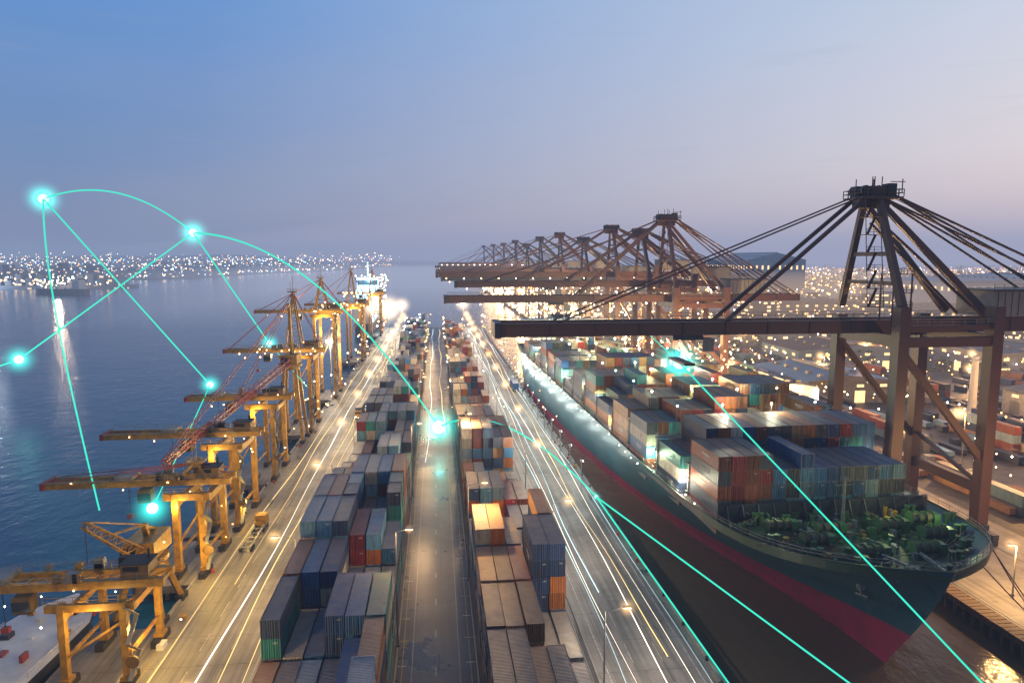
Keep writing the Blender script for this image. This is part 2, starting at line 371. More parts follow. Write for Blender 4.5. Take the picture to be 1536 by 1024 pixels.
def tmpl(detail):
    k=MB()
    if detail==0: k.box(0,0,0.03,CW,CL,CH-.03); return np.array(k.v),k.f,[0]*len(k.f)
    k.box(.05,.05,.1,CW-.05,CL-.05,CH-.06)
    for x in (0,CW-.16):
        for y in (0,CL-.16): k.box(x,y,0,x+.16,y+.16,CH-.005)
    for x in (0,CW-.1): k.box(x,.16,CH-.14,x+.1,CL-.16,CH-.012); k.box(x,.16,.0,x+.1,CL-.16,.16)
    for y in (0,CL-.1): k.box(.16,y,CH-.16,CW-.16,y+.1,CH-.012); k.box(.16,y,.0,CW-.16,y+.1,.16)
    fl=[0]*len(k.f)
    if detail==2:
        n=len(k.f)
        for x in (.5,.95,1.45,1.9): k.box(x,-.03,.17,x+.05,.04,CH-.17)
        k.box(1.21,.02,.17,1.23,.048,CH-.17)
        fl+= [1]*(len(k.f)-n)
        n=len(k.f); k.box(-.0,CL*.3,1.3,.045,CL*.3+3.4,1.75); k.box(-.0,CL*.32,1.0,.045,CL*.3+2.2,1.15); k.box(CW*.6,.03,1.9,CW*.85,.047,2.15); fl+=[2]*(len(k.f)-n)
    return np.array(k.v),k.f,fl
T=[tmpl(0),tmpl(1),tmpl(2)]
def stack(name,items,parent=None):
    V=[];F=[];C=[];n=0
    for (x,y,z,col,d,ls) in items:
        tv,tf,fl=T[d]; v=tv*np.array((1,ls,1))+np.array((x,y,z)); V.append(v)
        lab=R()<.4
        for f_,q in zip(tf,fl):
            F.append(tuple(i+n for i in f_))
            cc=col if (q==0 or (q==2 and not lab)) else (tuple(min(1,c_*1.3+.05) for c_ in col) if q==1 else (tuple(c_*.5+.3 for c_ in col)))
            C.append((*cc,1))
        n+=len(tv)
    me=bpy.data.meshes.new(name); me.from_pydata(np.concatenate(V).tolist(),[],F)
    at_=me.attributes.new('Col','FLOAT_COLOR','FACE'); at_.data.foreach_set('color',np.array(C,dtype=np.float32).ravel())
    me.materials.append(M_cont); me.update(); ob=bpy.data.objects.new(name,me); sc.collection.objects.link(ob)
    if parent: ob.parent=parent
    return ob
def pcol(bias=None):
    c_=random.choice(bias or PAL); f_=U(.6,1.4); return tuple(min(.7,x*f_) for x in c_)
def yard_block(x0,ncol,y0,y1,hf,bias=None,pitch=2.62):
    y=y0
    while y<y1:
        hb_=hf(y); items=[]; d=2 if y<150 else (1 if y<300 else 0)
        half=R()<.25; run=0
        for i in range(ncol):
            if run<=0: hc=max(1,min(6,int(round(hb_+U(-1.7,1.5))))); run=random.choice((1,2,2,3))
            run-=1
            cb=[random.choice(bias) for _ in range(3)]
            for j in range(hc):
                jx=U(-.06,.06); jy=U(-.2,.2)
                if half and R()<.6:
                    for q in (0,1): items.append((x0+i*pitch+jx,y+q*6.12+jy,.02+j*CH,pcol(cb),d,.495))
                else: items.append((x0+i*pitch+jx,y+jy,.02+j*CH,pcol(cb),d,1))
        stack('container_stack',items)
        y+=CL+(.7 if R()<.75 else 3.0)
def hl(y): return 4.6+.8*math.sin(y*.06) if y<230 else 3.2+.8*math.sin(y*.05)
def hr(y): return 3.2 if y<84 else (4.5 if y<105 else (3.6+1.0*math.sin(y*.08) if y<230 else 2.7))
BL=[PAL[i] for i in (0,1,2,0,1,8,9,3,10,6,5,7,2,11,5,2,0)]
BRr=[PAL[i] for i in (0,3,4,10,9,5,2,8,4,1,10,6,5,2,9)]
yard_block(-22.6,6,58,575,hl,BL)
yard_block(5.9,5,58,560,hr,BRr)
# ------------------------------------------------------------------ ship
ship=empty('container_ship',(67.2,78.6,0)); ship.rotation_euler=(0,0,math.radians(1.2))
HB=22.3; L=275.0
def zdk(s): return 14.2+2.8*math.exp(-s/16)
def zred(s): return .6+3.6*math.exp(-s/45)
def hullpt(s,z):
    zd=zdk(s); t=max(0,min(1,(z+3)/(zd+3))); s0=12*(1-t)**1.25
    l=9+37*(1-t)**.85; p_=1+1.1*(1-t)
    x=HB*(1-math.exp(-s/l))**p_
    tail=max(0,(s-(L-45))/45); x*=1-.12*tail*tail-(.5*tail**2*(1-t))
    return x,s0+s*(L-s0)/L
sig=[0,.35,.8,1.4,2.2,3.2,4.5,6,8,10.5,13,16,20,25,31,38,46,56,68,84,100,125,150,180,210,230,245,260,270,275]
k=MB()
for side in (-1,1):
    base=len(k.v)
    for s_ in sig:
        zr=zred(s_); zd=zdk(s_)
        zs=[-6+(zr+6)*i/4 for i in range(4)]+[zr+(zd-zr)*i/10 for i in range(11)]
        for z in zs:
            x,y=hullpt(s_,z); k.v.append((side*x,y,z))
    nr=15
    for i in range(len(sig)-1):
        for j in range(nr-1):
            a0=base+i*nr+j; q=(a0,a0+1,a0+nr+1,a0+nr); k.f.append(q if side<0 else q[::-1]); k.m.append(0 if j<4 else 1)
M_hred=simple('hull_antifouling_red',(.34,.03,.08),.42,dirtamt=.45,sc_=.3)
m,nt,o=newmat('hull_paint_teal'); b=N(nt,'ShaderNodeBsdfPrincipled'); p=wpos(nt)
st=noise(nt,1.0,5,scalev(nt,p,(.6,.6,.05)),.6); big=noise(nt,.06,4,p)
c=mix(nt,math_(nt,'MULTIPLY',ramp(nt,st,.5,.75),.35),(.022,.085,.115),(.12,.15,.15))
c=mix(nt,math_(nt,'MULTIPLY',ramp(nt,big,.45,.7),.3),c,(.010,.035,.055))
s3=N(nt,'ShaderNodeSeparateXYZ'); nt.links.new(p,s3.inputs[0])
for ax,jn in ((1,9.0),(2,2.9)):
    l=math_(nt,'LESS_THAN',math_(nt,'FRACT',math_(nt,'DIVIDE',s3.outputs[ax],jn)),.02 if ax==1 else .03); c=mix(nt,math_(nt,'MULTIPLY',l,.35),c,(.01,.02,.025))
nt.links.new(c,b.inputs['Base Color']); b.inputs['Roughness'].default_value=.42; nt.links.new(b.outputs[0],o.inputs[0]); M_hull=m
nh=15; e0=(len(sig)-1)*nh; off=len(sig)*nh
for j in range(nh-1):
    k.f.append((e0+j,e0+j+1,off+e0+j+1,off+e0+j)); k.m.append(0 if j<4 else 1)
k.obj('hull',[M_hred,M_hull],ship,True)
M_deck=simple('deck_green',(.02,.065,.035),.5,dirtamt=.7,sc_=1.6)
M_deckl=simple('machinery_green',(.05,.15,.06),.5,dirtamt=.6,sc_=1.6)
M_deckg=simple('deck_grey',(.08,.075,.07),.6)
k=MB()
for i in range(len(sig)-1):
    s1,s2=sig[i],sig[i+1]; x1,y1=hullpt(s1,zdk(s1)); x2,y2=hullpt(s2,zdk(s2)); z1=zdk(s1)-1.4; z2=zdk(s2)-1.4
    x1=max(0,x1-.25); x2=max(0,x2-.25)
    k.quad([(-x1,y1+.2,z1),(x1,y1+.2,z1),(x2,y2+.2,z2),(-x2,y2+.2,z2)],0 if s1<31 else 1)
    for sd in (-1,1):
        k.quad([(sd*x1,y1+.2,z1),(sd*x2,y2+.2,z2),(sd*x2,y2+.2,zdk(s2)),(sd*x1,y1+.2,zdk(s1))],0 if s1<31 else 1)
        k.beam((sd*(x1+.12),y1+.1,zdk(s1)+.06),(sd*(x2+.12),y2+.1,zdk(s2)+.06),.26,.1,0)
        if s1>.3:
            pa=Vector((sd*x1,y1+.3,zdk(s1)+.1)); pb=Vector((sd*x2,y2+.3,zdk(s2)+.1)); k.rail(pa,pb,1.0,2.2,.06,3)
k.obj('deck',[M_deck,M_deckg,M_white,M_steel,M_deckl],ship)
k=MB(); zf=14.4
for sx in (-1,1):
    for (x,y) in ((4.5,11),(10,16),(5.5,20),(12.5,22)):
        x*=sx; k.box(x-1.6,y-1.1,zf-.6,x+1.6,y+1.1,zf+.3,0); k.cyl((x-1.9,y,zf+1.1),(x+1.9,y,zf+1.1),.75,12,3)
        for q in (-1.9,-.6,.7,1.9): k.cyl((x+q-.07,y,zf+1.1),(x+q+.07,y,zf+1.1),1.1,12,0)
        k.box(x+2.0,y-.8,zf-.4,x+3.2,y+.8,zf+1.7,0)
    for (x,y) in ((2.5,5),(7.5,9),(12.2,12.5),(16,18),(18.3,23),(14,27)):
        for q in (0,1.1): k.cyl((sx*x+q,y,zf-.8),(sx*x+q,y,zf+1.0),.38,9,0); k.cyl((sx*x+q,y,zf+1.0),(sx*x+q,y,zf+1.25),.52,9,0)
    for q in range(9):
        k.beam((sx*(3+q*.4),8+q*.3,zf+.2),(sx*(12+q*.9),22-q*.7,zf+.35),.12,.12,3)
    k.beam((sx*3,10,zf+.8),(sx*1.4,2.6,zf+1.2),.4,.4,1)
for i in range(300):
    x=U(-20,20); y=U(4,28.5)
    if abs(x)<hullpt(y,16)[0]-3.5:
        r_=R()
        if r_<.4: k.box(x,y,zf-.9,x+U(.3,1.3),y+U(.3,1.3),zf-.9+U(.6,2.2),random.choice((0,0,1,5)))
        elif r_<.75: k.cyl((x,y,zf-.9),(x,y,zf-.9+U(.5,1.9)),U(.15,.5),8,random.choice((0,0,1,2,3)))
        else:
            q=Vector((U(-1,1),U(-1,1),0)).normalized()*U(1,4); k.beam((x,y,zf+U(-.4,1.6)),(x+q.x,y+q.y,zf+U(-.4,1.6)),.13,.13,random.choice((0,1,3)))
k.box(-19.5,29.2,zf-1.6,19.5,29.6,zf+2.0,4)
for i in range(14): k.beam((-18+i*2.8,29.1,zf+1.9),(-18+i*2.8,27.4,zf-1.5),.2,.3,4)
k.cyl((0,24,zf-1),(0,24,zf+8.0),.3,10,1,.18); k.beam((-1.6,24,zf+6.5),(1.6,24,zf+6.5),.15,.15,1); k.box(-.4,23.5,zf+7.4,.4,24.3,zf+7.9,1)
k.obj('foredeck_winches_and_mast',[M_deckl,M_steel,M_yel,M_timber,M_dark2,M_deck],ship)
k=MB()
x,y=hullpt(9,9.5)
for sx in (-1,1):
    k.cyl((sx*(x-.5),y+.6,9.9),(sx*(x+.3),y-.4,9.5),.6,14,0); k.beam((sx*(x+.5),y-.6,10.0),(sx*(x+.2),y-.6,8.4),.25,.2,0)
    k.beam((sx*(x-.3),y-1.3,8.5),(sx*(x+.6),y+.3,8.5),.25,.3,0)
k.obj('anchor',[M_steel,M_white],ship)
k_l=MB(); k_e=MB()
s_=31.0; bay=0
SHC=[PAL[i] for i in (2,9,6,3,0,11,2,9,10,6,4,5,3,7,10,4)]
while s_<L-38:
    ncol=14 if bay==0 else (16 if bay<2 else 17); x0=-ncol*2.52/2 - (1.2 if bay==0 else 0)
    items=[]; zb=11.2 if bay==0 else 12.6
    base_h={0:4.2,1:5.2,2:4.4,3:5.6,4:5.4,5:4.0,6:5.0,7:3.2,8:4.6,9:3.6}.get(bay,random.choice((3.2,3.8,4.4)))
    hc=4
    for i in range(ncol):
        if bay==0: hc=5 if i<4 else (4 if R()<.9 else 5)
        elif bay in(1,3,4): hc=int(round(base_h+U(-.7,.6))) - (2 if i<2 else 0)
        else:
            if i%3==0: hc=int(round(base_h+U(-1.8,1.4))) 
        for j in range(max(0,hc)):
            cc=pcol(SHC)
            if bay==0 and i>=4: cc=pcol([PAL[2],PAL[9],PAL[1],PAL[8],PAL[11],PAL[0],PAL[9]])
            if bay==0 and i<4: cc=pcol([PAL[6],PAL[3],PAL[9],PAL[3]])
            items.append((x0+i*2.52,s_+U(-.1,.1),zb+j*(CH+.02),cc,2 if bay<4 else 1,1))
    if items: stack('deck_cargo',items,ship)
    yb=s_+CL+.55; 
    for i in range(0,ncol+1,2):
        k_l.beam((x0+i*2.52-.04,yb,11.5),(x0+i*2.52-.04,yb,zb+8.2),.28,.5,0)
    for z in (zb+2.6,zb+5.3,zb+8.1):
        k_l.box(x0-.5,yb-.5,z,x0+ncol*2.52+.5,yb+.6,z+.14,0); k_l.rail((x0-.5,yb-.45,z+.14),(x0+ncol*2.52+.5,yb-.45,z+.14),1.0,2.5,.07,0)
    for z in (zb+2.4,zb+5.1,zb+7.9):
        for q in range(ncol//2+1):
            if R()<.7: k_e.box(x0+q*5.04+.8,yb-.75,z-.14,x0+q*5.04+2.2,yb-.6,z+.08,random.choice((0,1,2)))
    for q in range(3):
        if R()<.8: k_e.octa((x0-1.3,s_+2+q*4.5,13.6+U(-.3,.8)),.16*max(1,(s_+77)/150),random.choice((0,1,2)))
    # floodlights on lashing-bridge posts above the cargo
    if bay>=1:
        for q in (-16,-6,5,15): k_l.beam((q,yb+.2,zb+8.2),(q,yb+.2,zb+14.6),.14,.14,0); k_e.octa((q,yb+.2,zb+14.7),.16+.0011*(s_+77),random.choice((0,1,2)))
    k_l.box(x0,s_,10.5,x0+ncol*2.52-.1,s_+CL,zb-.03,2)
    for qx in (-20.6,-6,5,17):
        if bay>=1: point('deck_light',(qx+U(-.4,.4),s_-1.1 if abs(qx)>15 else yb-.3,zb+U(3,8) if abs(qx)>15 else zb+15.0),2400 if bay<6 else 3600,random.choice(((1,.85,.38),(.70,1,.58),(1,.92,.65))),ship,.25)
    s_+=CL+1.75+(2.2 if bay%2 else 0); bay+=1
k_l.obj('lashing_bridges',[M_steel,M_white,M_deckg],ship)
k_e.obj('deck_lamps',[E_green,E_white,E_warm],ship)
k=MB()
k.box(-17,L-30,12.8,17,L-19,26); k.box(-21.5,L-29,26,21.5,L-21,29); k.box(-5,L-16,12.8,5,L-7,30,2)
for z in range(5):
    for i in range(14): k.box(-16+i*2.35,L-30.05,14+z*2.4,-14.9+i*2.35,L-29.99,15.1+z*2.4,1)
k.box(-21,L-29.05,27.2,21,L-28.98,28.4,3); k.cyl((0,L-25,29),(0,L-25,36),.5,8)
k.obj('bridge_superstructure',[M_white,E_warm,M_dark2,M_glass],ship)
point('bow_light',(-2,15,20),620,(.7,1,.35),ship,.3); point('bow_light',(9,24,19),800,(.9,1,.35),ship,.3); point('bow_light',(-12,24,18.5),450,(.8,1,.45),ship,.3); point('bow_light',(15,19,17),420,(.8,1,.4),ship,.3)
k=MB()
for (x,y,X,Y) in ((14,9,23,-4),(16,12,24,2),(8,4,23.5,-12)):
    a_=Vector((x,y,15.5)); b_=Vector((X,Y,.5)); pr=a_
    for i in range(1,9):
        t=i/8; p_=a_.lerp(b_,t); p_.z-=2.2*math.sin(math.pi*t); k.beam(pr,p_,.14,.14); pr=p_
k.obj('mooring_lines',[M_timber],ship)
# ------------------------------------------------------------------ ship-to-shore cranes
def gantry(Xw,Yc,zb=44,apex=71.5,tip=13,gauge=20.5,wid=21,back=30,det=2,col=None):
    root=empty('gantry_crane',(Xw,Yc,0)); k=MB(); A=Xw; Y0=-wid/2; Y1=wid/2; zt=zb+4.5; g=gauge
    tipx=tip-A
    for x in (0,g):
        for y in (Y0,Y1):
            k.beam((x,y,3.2),(x,y,zt-(0 if y==Y0 else 3)),2.3,2.5,0)
            for q in (-4,-1.4,1.4,4):
                k.box(x-.55,y+q-.9,.05,x+.55,y+q+.9,1.3,2); k.cyl((x-.35,y+q-.5,.5),(x+.35,y+q-.5,.5),.45,10,3); k.cyl((x-.35,y+q+.5,.5),(x+.35,y+q+.5,.5),.45,10,3)
            k.box(x-.7,y-4.8,1.35,x+.7,y+4.8,2.3,2); k.box(x-.9,y-2,2.32,x+.9,y+2,3.3,2)
        k.beam((x,Y0+1.2,10.6),(x,Y1-1.2,10.6),1.5,2.2,0)
        k.beam((x,Y0,zb-2.5),(x,Y1,zb-2.5),1.6,2.4,0)
        k.beam((x,Y0+1,11.5),(x,Y1-1,17.5),.7,.7,0)
    for y in (Y0,Y1):
        k.beam((.9,y,zb-2.6),(g-.9,y,zb-2.6),1.5,1.9,0)
        k.beam((.8,y,zb-5),(g-.8,y,17),1.15,1.3,0)
        k.beam((0,y,zb+.3),(g,y,zb+.3),1.0,1.0,0)
        if det>1: k.rail((0,y-1.2,zb+1),(g,y-1.2,zb+1),1.1,2.5,.08,1)
    for y in (-3.4,3.4):
        k.beam((tipx,y,zb),(g+back,y,zb),1.2,2.7,0)
        if det>1: k.rail((tipx,y-1.0 if y<0 else y+1.0,zb+1.4),(g+back,y-1.0 if y<0 else y+1.0,zb+1.4),1.1,3,.08,1)
    n=int((g+back-tipx)/9)
    for i in range(n+1):
        x=tipx+.6+i*(g+back-tipx-1.2)/n; k.beam((x,-3.4,zb-.2),(x,3.4,zb-.2),.7,1.2,0)
        if det>1: k.beam((x,-4.05,zb-1.2),(x,-4.05,zb+1.2),.12,.25,2)
    k.box(tipx-1.4,-4.4,zb-1.5,tipx-.1,4.4,zb+1.5,2)
    k.box(g+4,-5.2,zb+1.9,g+19,5.2,zb+7.2,4); k.box(g+3.6,-5.6,zb+7.25,g+19.4,5.6,zb+7.6,2)
    if det>1:
        for i in range(9): k.beam((g+5+i*1.6,-5.26,zb+2.2),(g+5+i*1.6,-5.26,zb+7),.12,.1,2)
        k.rail((g+3.6,-5.6,zb+7.6),(g+19.4,-5.6,zb+7.6),1.1,2,.08,1)
    ax=-1.0
    for y,yy in ((Y0,-2.4),(Y1,2.4)):
        k.beam((.2,y,zt-1),(ax,yy,apex-1),1.35,1.45,0,1.1)
        k.beam((g+2,y*.55,zt-2),(ax+.4,yy,apex-2),1.3,1.4,0,1.0)
        k.beam((g+3,y*.33,zt-2.5),(ax+1.2,yy*.7,apex-6),.5,.5,0)
    k.beam((-.3,-5.7,zb+15),(-.3,5.7,zb+15),.8,.9,0); k.beam((-.1,-8.3,zb+9),(-.1,8.3,zb+9),.7,.8,0)
    k.box(ax-4.2,-3.4,apex-1.2,ax+4.8,3.4,apex-.8,0); k.box(ax-1.8,-2.4,apex-.8,ax+1.8,2.4,apex+1.4,0); k.box(ax-3.4,-1.4,apex-3.0,ax+3.2,1.4,apex-1.2,0)
    for x in (ax-2.8,ax,ax+2.8):
        for y in (-2,2): k.cyl((x,y-.3,apex+.5),(x,y+.3,apex+.5),1.05,12,2)
    if det>1:
        for y in (-3.4,3.4): k.rail((ax-4.2,y,apex-.8),(ax+4.8,y,apex-.8),1.5,1.1,.13,0)
        for x in (ax-4.2,ax+4.8): k.rail((x,-3.4,apex-.8),(x,3.4,apex-.8),1.5,1.4,.13,0)
        for (qx,qy,qh) in ((.5,0,3.6),(3.5,2,3.8),(-3,1,3.0),(4.6,-3,2.8),(-1.6,-2.4,3.2),(2,2.6,3.3)): k.beam((ax+qx,qy,apex),(ax+qx,qy,apex+qh),.15,.15,0)
        k.beam((ax+2,-3,apex+2.2),(ax+5.2,-3,apex+2.2),.15,.15,0); k.box(ax+1.8,-2.8,apex-.7,ax+3.6,-.6,apex+1.9,2); k.box(ax-3.6,0,apex-.7,ax-2.2,2,apex+1.5,2)
    for y in (-3.0,3.0):
        k.beam((ax-2,y*.7,apex-.6),(tipx*.42,y,zb+1.2),.6,.75,0)
        k.beam((ax-2,y*.6,apex-.2),(tipx*.86,y,zb+1.2),.22,.3,0)
        for q in (1,.8,.62): k.beam((ax+3,y*.7,apex-.2),(g+back*q-.5,y,zb+1.2),.3 if q<1 else .4,.4,0)
        k.beam((ax+3,y*.3,apex+.4),(g+back*1.0-2,y,zb+1.2),.1,.1,0)
    tx=tipx*.52
    k.box(tx-3.2,-3.6,zb-2.4,tx+3.2,3.6,zb-1.5,2); k.box(tx+3.4,-2.9,zb-4.9,tx+5.8,-.7,zb-2.2,4); k.box(tx+3.35,-2.95,zb-4.4,tx+3.41,-.65,zb-3.2,5)
    for x in (-1,1):
        for y in (-1.6,1.6): k.beam((tx+x,y,zb-2.2),(tx+x,y,zb-7),.06,.06,2)
    k.box(tx-1.1,-5,zb-7.5,tx+1.1,5,zb-7,2)
    if det>1:
        for i in range(10):
            z=4+i*4; s1=1 if i%2 else -1
            k.beam((g+1.5,Y0+2-s1*1.8,z),(g+1.5,Y0+2+s1*1.8,z+4),.7,.12,1); k.box(g+1.1,Y0-.4,z-.05,g+2.1,Y0+.4,z,1)
        for i in range(6):
            z=zt+i*3.6; k.box(-6.5+i*.3,-9+i*.9,z-.1,-3+i*.25,-6.4+i*.9,z,0); k.rail((-6.5+i*.3,-9+i*.9,z),(-3+i*.25,-9+i*.9,z),1.1,1.2,.09,0)
            k.beam((-6+i*.3,-8.6+i*.9,z),(-3.4+i*.3,-7+i*.9,z+3.6),.5,.12,0); k.beam((-6.5+i*.3,-9+i*.9,z),(-6.2+i*.3,-8.1+i*.9,z+3.6),.14,.14,0); k.beam((-3+i*.25,-9+i*.9,z),(-2.75+i*.25,-8.1+i*.9,z+3.6),.14,.14,0)
        for (qx,qy) in ((1,-6),(5,-6),(1,-2),(5,-2)): k.beam((qx,qy,zb+1.3),(qx,qy,zb+11),.25,.25,0)
        for qz in (4,7,10.8): 
            k.box(.8,-6.2,zb+qz,5.2,-1.8,zb+qz+.12,0); k.rail((.8,-6.2,zb+qz+.1),(5.2,-6.2,zb+qz+.1),1.1,1.4,.1,0)
    k.obj('steel_frame',[col or M_dark,M_steel,M_dark2,M_black,M_steel,M_glass,M_yel],root)
    ke=MB()
    if Yc>200:
        for i in range(16):
            x=tipx+4+i*(g+back-tipx-8)/15.5; ke.octa((x,-4.2,zb-1.9),.23*max(1,Yc/240),random.choice((0,0,1)))
        for i in range(40): ke.octa((U(-2,g+6),Y0-1.3,U(3,zb-3)),U(.25,.48)*max(1,Yc/300),random.choice((0,0,3,1)))
    if ke.v: ke.obj('work_lamps',[E_warm,E_white,E_green,E_warm2],root)
    return root
gantry(91.9,136.5,44,71.5,12.6,20.3,21,46,2)
for (Y,ap,zb,tip,d) in ((266,74,42.5,4,2),(300,70,47,9,1),(352,74,50,1,1),(420,70,46,4,1),(503,76,49,1,1),(600,76,49,3,1),(690,72,47,6,1),(790,78,49,0,1),(930,78,48,4,1),(1100,80,50,5,1),(1320,82,50,8,1)):
    gantry(91.9,Y,zb,ap,tip,20.3,21,34,d,M_dark if d==2 else random.choice((M_dark,M_dark2)))
# ------------------------------------------------------------------ left yellow portal cranes
def portal(Yc,zb,tip,mast=0,wid=15,xl=-42.6,xw=-50.5,house=1.0,lights=1.0,lw=1.0):
    root=empty('portal_crane',(0,Yc,0)); k=MB()
    k.box(-54.5,-wid/2-4,-1.4,-44.6,wid/2+4,-.03,3)
    for x in (-53.5,-49,-45.6):
        for y in (-wid/2-3,-wid/4,wid/4,wid/2+3): k.cyl((x,y,-7),(x,y,-1.41),.45,8,3)
    for x in (xl,xw):
        for y in (-wid/2,wid/2):
            k.beam((x,y,1.4),(x,y,zb+1.2),1.1*lw,1.2*lw,0); k.box(x-.6,y-2.2,.02,x+.6,y+2.2,1.1,2)
            for q in (-1.4,0,1.4): k.cyl((x-.3,y+q,.42),(x+.3,y+q,.42),.4,9,2)
            k.box(x-.7,y-.9,1.12,x+.7,y+.9,1.7,0)
        k.beam((x,-wid/2,zb-.8),(x,wid/2,zb-.8),.9*lw,1.25*lw,0); k.beam((x,-wid/2,4.2),(x,wid/2,4.2),.35,.5,0)
    for y in (-wid/2,wid/2):
        k.beam((xl+1.5,y,zb+.6),(xw-2,y,zb+.6),.85*lw,1.25*lw,0)
        k.beam((xl,y,zb-1.5),(xw,y,zb*.4),.3,.3,0)
    for y in (-1.8,1.8):
        k.beam((tip,y,zb+2.0),(xl+4,y,zb+2.0),.75,1.15,0); k.rail((tip,y*1.45,zb+2.6),(xl+3,y*1.45,zb+2.6),1.0,2.2,.06,1)
    n=10
    for i in range(n+1):
        x=tip+.5+i*(xl+3-tip)/n; k.beam((x,-1.8,zb+1.9),(x,1.8,zb+1.9),.3,.6,0)
        if i<n: k.beam((x,-1.8,zb+2.2),(x+(xl+3-tip)/n,1.8,zb+2.2),.14,.14,0)
    k.box(tip-.7,-2.5,zb+1.4,tip-.02,2.5,zb+2.7,4)
    q=house
    k.box(xl-2.4*q,-1.9*q,zb+2.65,xl+2.2*q,2.2*q,zb+2.65+2.2*q,5); k.box(xl-2.6*q,-2.1*q,zb+2.67+2.2*q,xl+2.4*q,2.4*q,zb+2.8+2.2*q,2)
    k.box(xl-2.0*q,-1.96*q,zb+3.5,xl+.6*q,-1.91*q,zb+4.2,6); k.cyl((xl+1.2*q,1,zb+2.8+2.2*q),(xl+1.2*q,1,zb+4.0+2.2*q),.2,8,2)
    for i in range(8):
        bx=U(xw-6,xl-3); by=random.choice((-2.6,2.0)); k.box(bx,by,zb+2.62,bx+U(.5,1.6),by+.9,zb+2.62+U(.5,1.6),random.choice((1,5,2,0)))
    k.cyl((xl+1,-wid/2-.9,zb*.35),(xl+1,-wid/2-.6,zb*.35),.9,16,5)
    for y in (-wid/2,wid/2): k.rail((xw-2,y-.5,zb+1.3),(xl+1.5,y-.5,zb+1.3),1.0,1.8,.06,0)
    k.box(xw-8,-2.4,zb-1.6,xw-5.8,-.2,zb+.8,5); k.box(xw-8.05,-2.45,zb-1.1,xw-5.75,-2.38,zb+.2,6)
    k.box(xw-12,-2.2,zb+2.65,xw-9,2.2,zb+3.4,1); k.beam((xw-10.5,0,zb+1.2),(xw-10.5,0,zb-4.5),.08,.08,2); k.box(xw-11,-.4,zb-5.3,xw-10,.4,zb-4.5,4)
    if mast:
        mx=xw+2
        for y in (-1.8,1.8): k.beam((mx+2.6,y*1.4,zb+2.7),(mx,y*.4,mast),.5,.5,0); k.beam((mx-2.6,y*1.4,zb+2.7),(mx,y*.4,mast),.5,.5,0)
        zz=zb+4
        while zz<mast-2:
            f_=1-(zz-zb)/(mast-zb); k.beam((mx-2.6*f_,-2.4*f_,zz),(mx+2.6*f_,-2.4*f_,zz+2),.2,.2,0); k.beam((mx-2.6*f_,2.4*f_,zz),(mx+2.6*f_,2.4*f_,zz),.2,.2,0); k.beam((mx-2.6*f_,-2.4*f_,zz),(mx-2.6*f_,2.4*f_,zz),.2,.2,0); zz+=2.6
        k.box(mx-1.5,-1.5,mast-.3,mx+1.5,1.5,mast,0); k.rail((mx-1.5,-1.5,mast),(mx+1.5,-1.5,mast),1,1,.1,0)
        k.beam((mx,0,mast),(mx,0,mast+5),.14,.14,0); k.beam((mx-1,.8,mast),(mx-1,.8,mast+3),.1,.1,0)
        for y in (-1.5,1.5):
            for q in (.95,.55): k.beam((mx,y*.3,mast-.5),(xw+(tip-xw)*q,y,zb+2.8),.14,.14,4)
            k.beam((mx,y*.3,mast-.5),(xl+3,y,zb+3.6),.18,.18,4)
    for i in range(int(zb/2.6)): k.beam((xl+.9,-wid/2+(1.6 if i%2 else -1.6),1.6+i*2.6),(xl+.9,-wid/2-(1.6 if i%2 else -1.6),4.2+i*2.6),.6,.1,1)
    k.obj('steel_frame',[M_yel,M_steel,M_black,M_conc,M_red,M_yeld,M_glass],root)
    ke=MB()
    nn=4 if Yc<200 else 20
    for i in range(nn): ke.octa((U(tip+4,xl+2),-2.4,zb+U(-.2,3)),.14*max(1,Yc/140),0)
    for i in range(nn): ke.octa((xl+.2+U(-4,4),U(-wid/2,wid/2),U(3,zb+6)),.15*max(1,Yc/140),random.choice((0,1,3)))
    ke.obj('work_lamps',[E_warm,E_white,E_green,E_warm2],root)
    point('work_light',(xl-4,-wid/2-1.5,zb-1.2),2300*lights,(1,.64,.18),root); point('work_light',(xl+5,0,zb*.55),1800*lights,(1,.66,.2),root); point('work_light',(xw-6,-5,zb+7),1100*lights,(1,.7,.3),root)
portal(98,11.0,-70,0,11,house=.8,lights=.6,lw=.8)
portal(132,14.4,-72,20,12,-43.2,-47.8,.8,.8)
portal(155,17.6,-72,0,14,-43.2,-48.2,.8,.9)
portal(188,19,-66,0,13,-43.2,-48.2,.8)
portal(239,25,-71,47,15,lights=2.2)
portal(296,34,-75,50,15,lights=3)
portal(400,30,-74,52,15,lights=3)
portal(530,30,-74,50,16,lights=3)
def lattice(k,a,b,w0,w1,n,m=0,r=.16):
    a=Vector(a); b=Vector(b); d=(b-a).normalized(); x=d.cross(Vector((0,0,1))).normalized(); y=x.cross(d)
    pr=None
    for i in range(n+1):
        t=i/n; w_=w0+(w1-w0)*t; c_=a.lerp(b,t); c4=[c_+x*w_*sx+y*w_*sy for sx,sy in ((-.5,-.5),(.5,-.5),(.5,.5),(-.5,.5))]
        for q in range(4): k.beam(c4[q],c4[(q+1)%4],r*.6,r*.6,m)
        if pr:
            for q in range(4): k.beam(pr[q],c4[q],r,r,m); k.beam(pr[q],c4[(q+1)%4],r*.6,r*.6,m)
        pr=c4
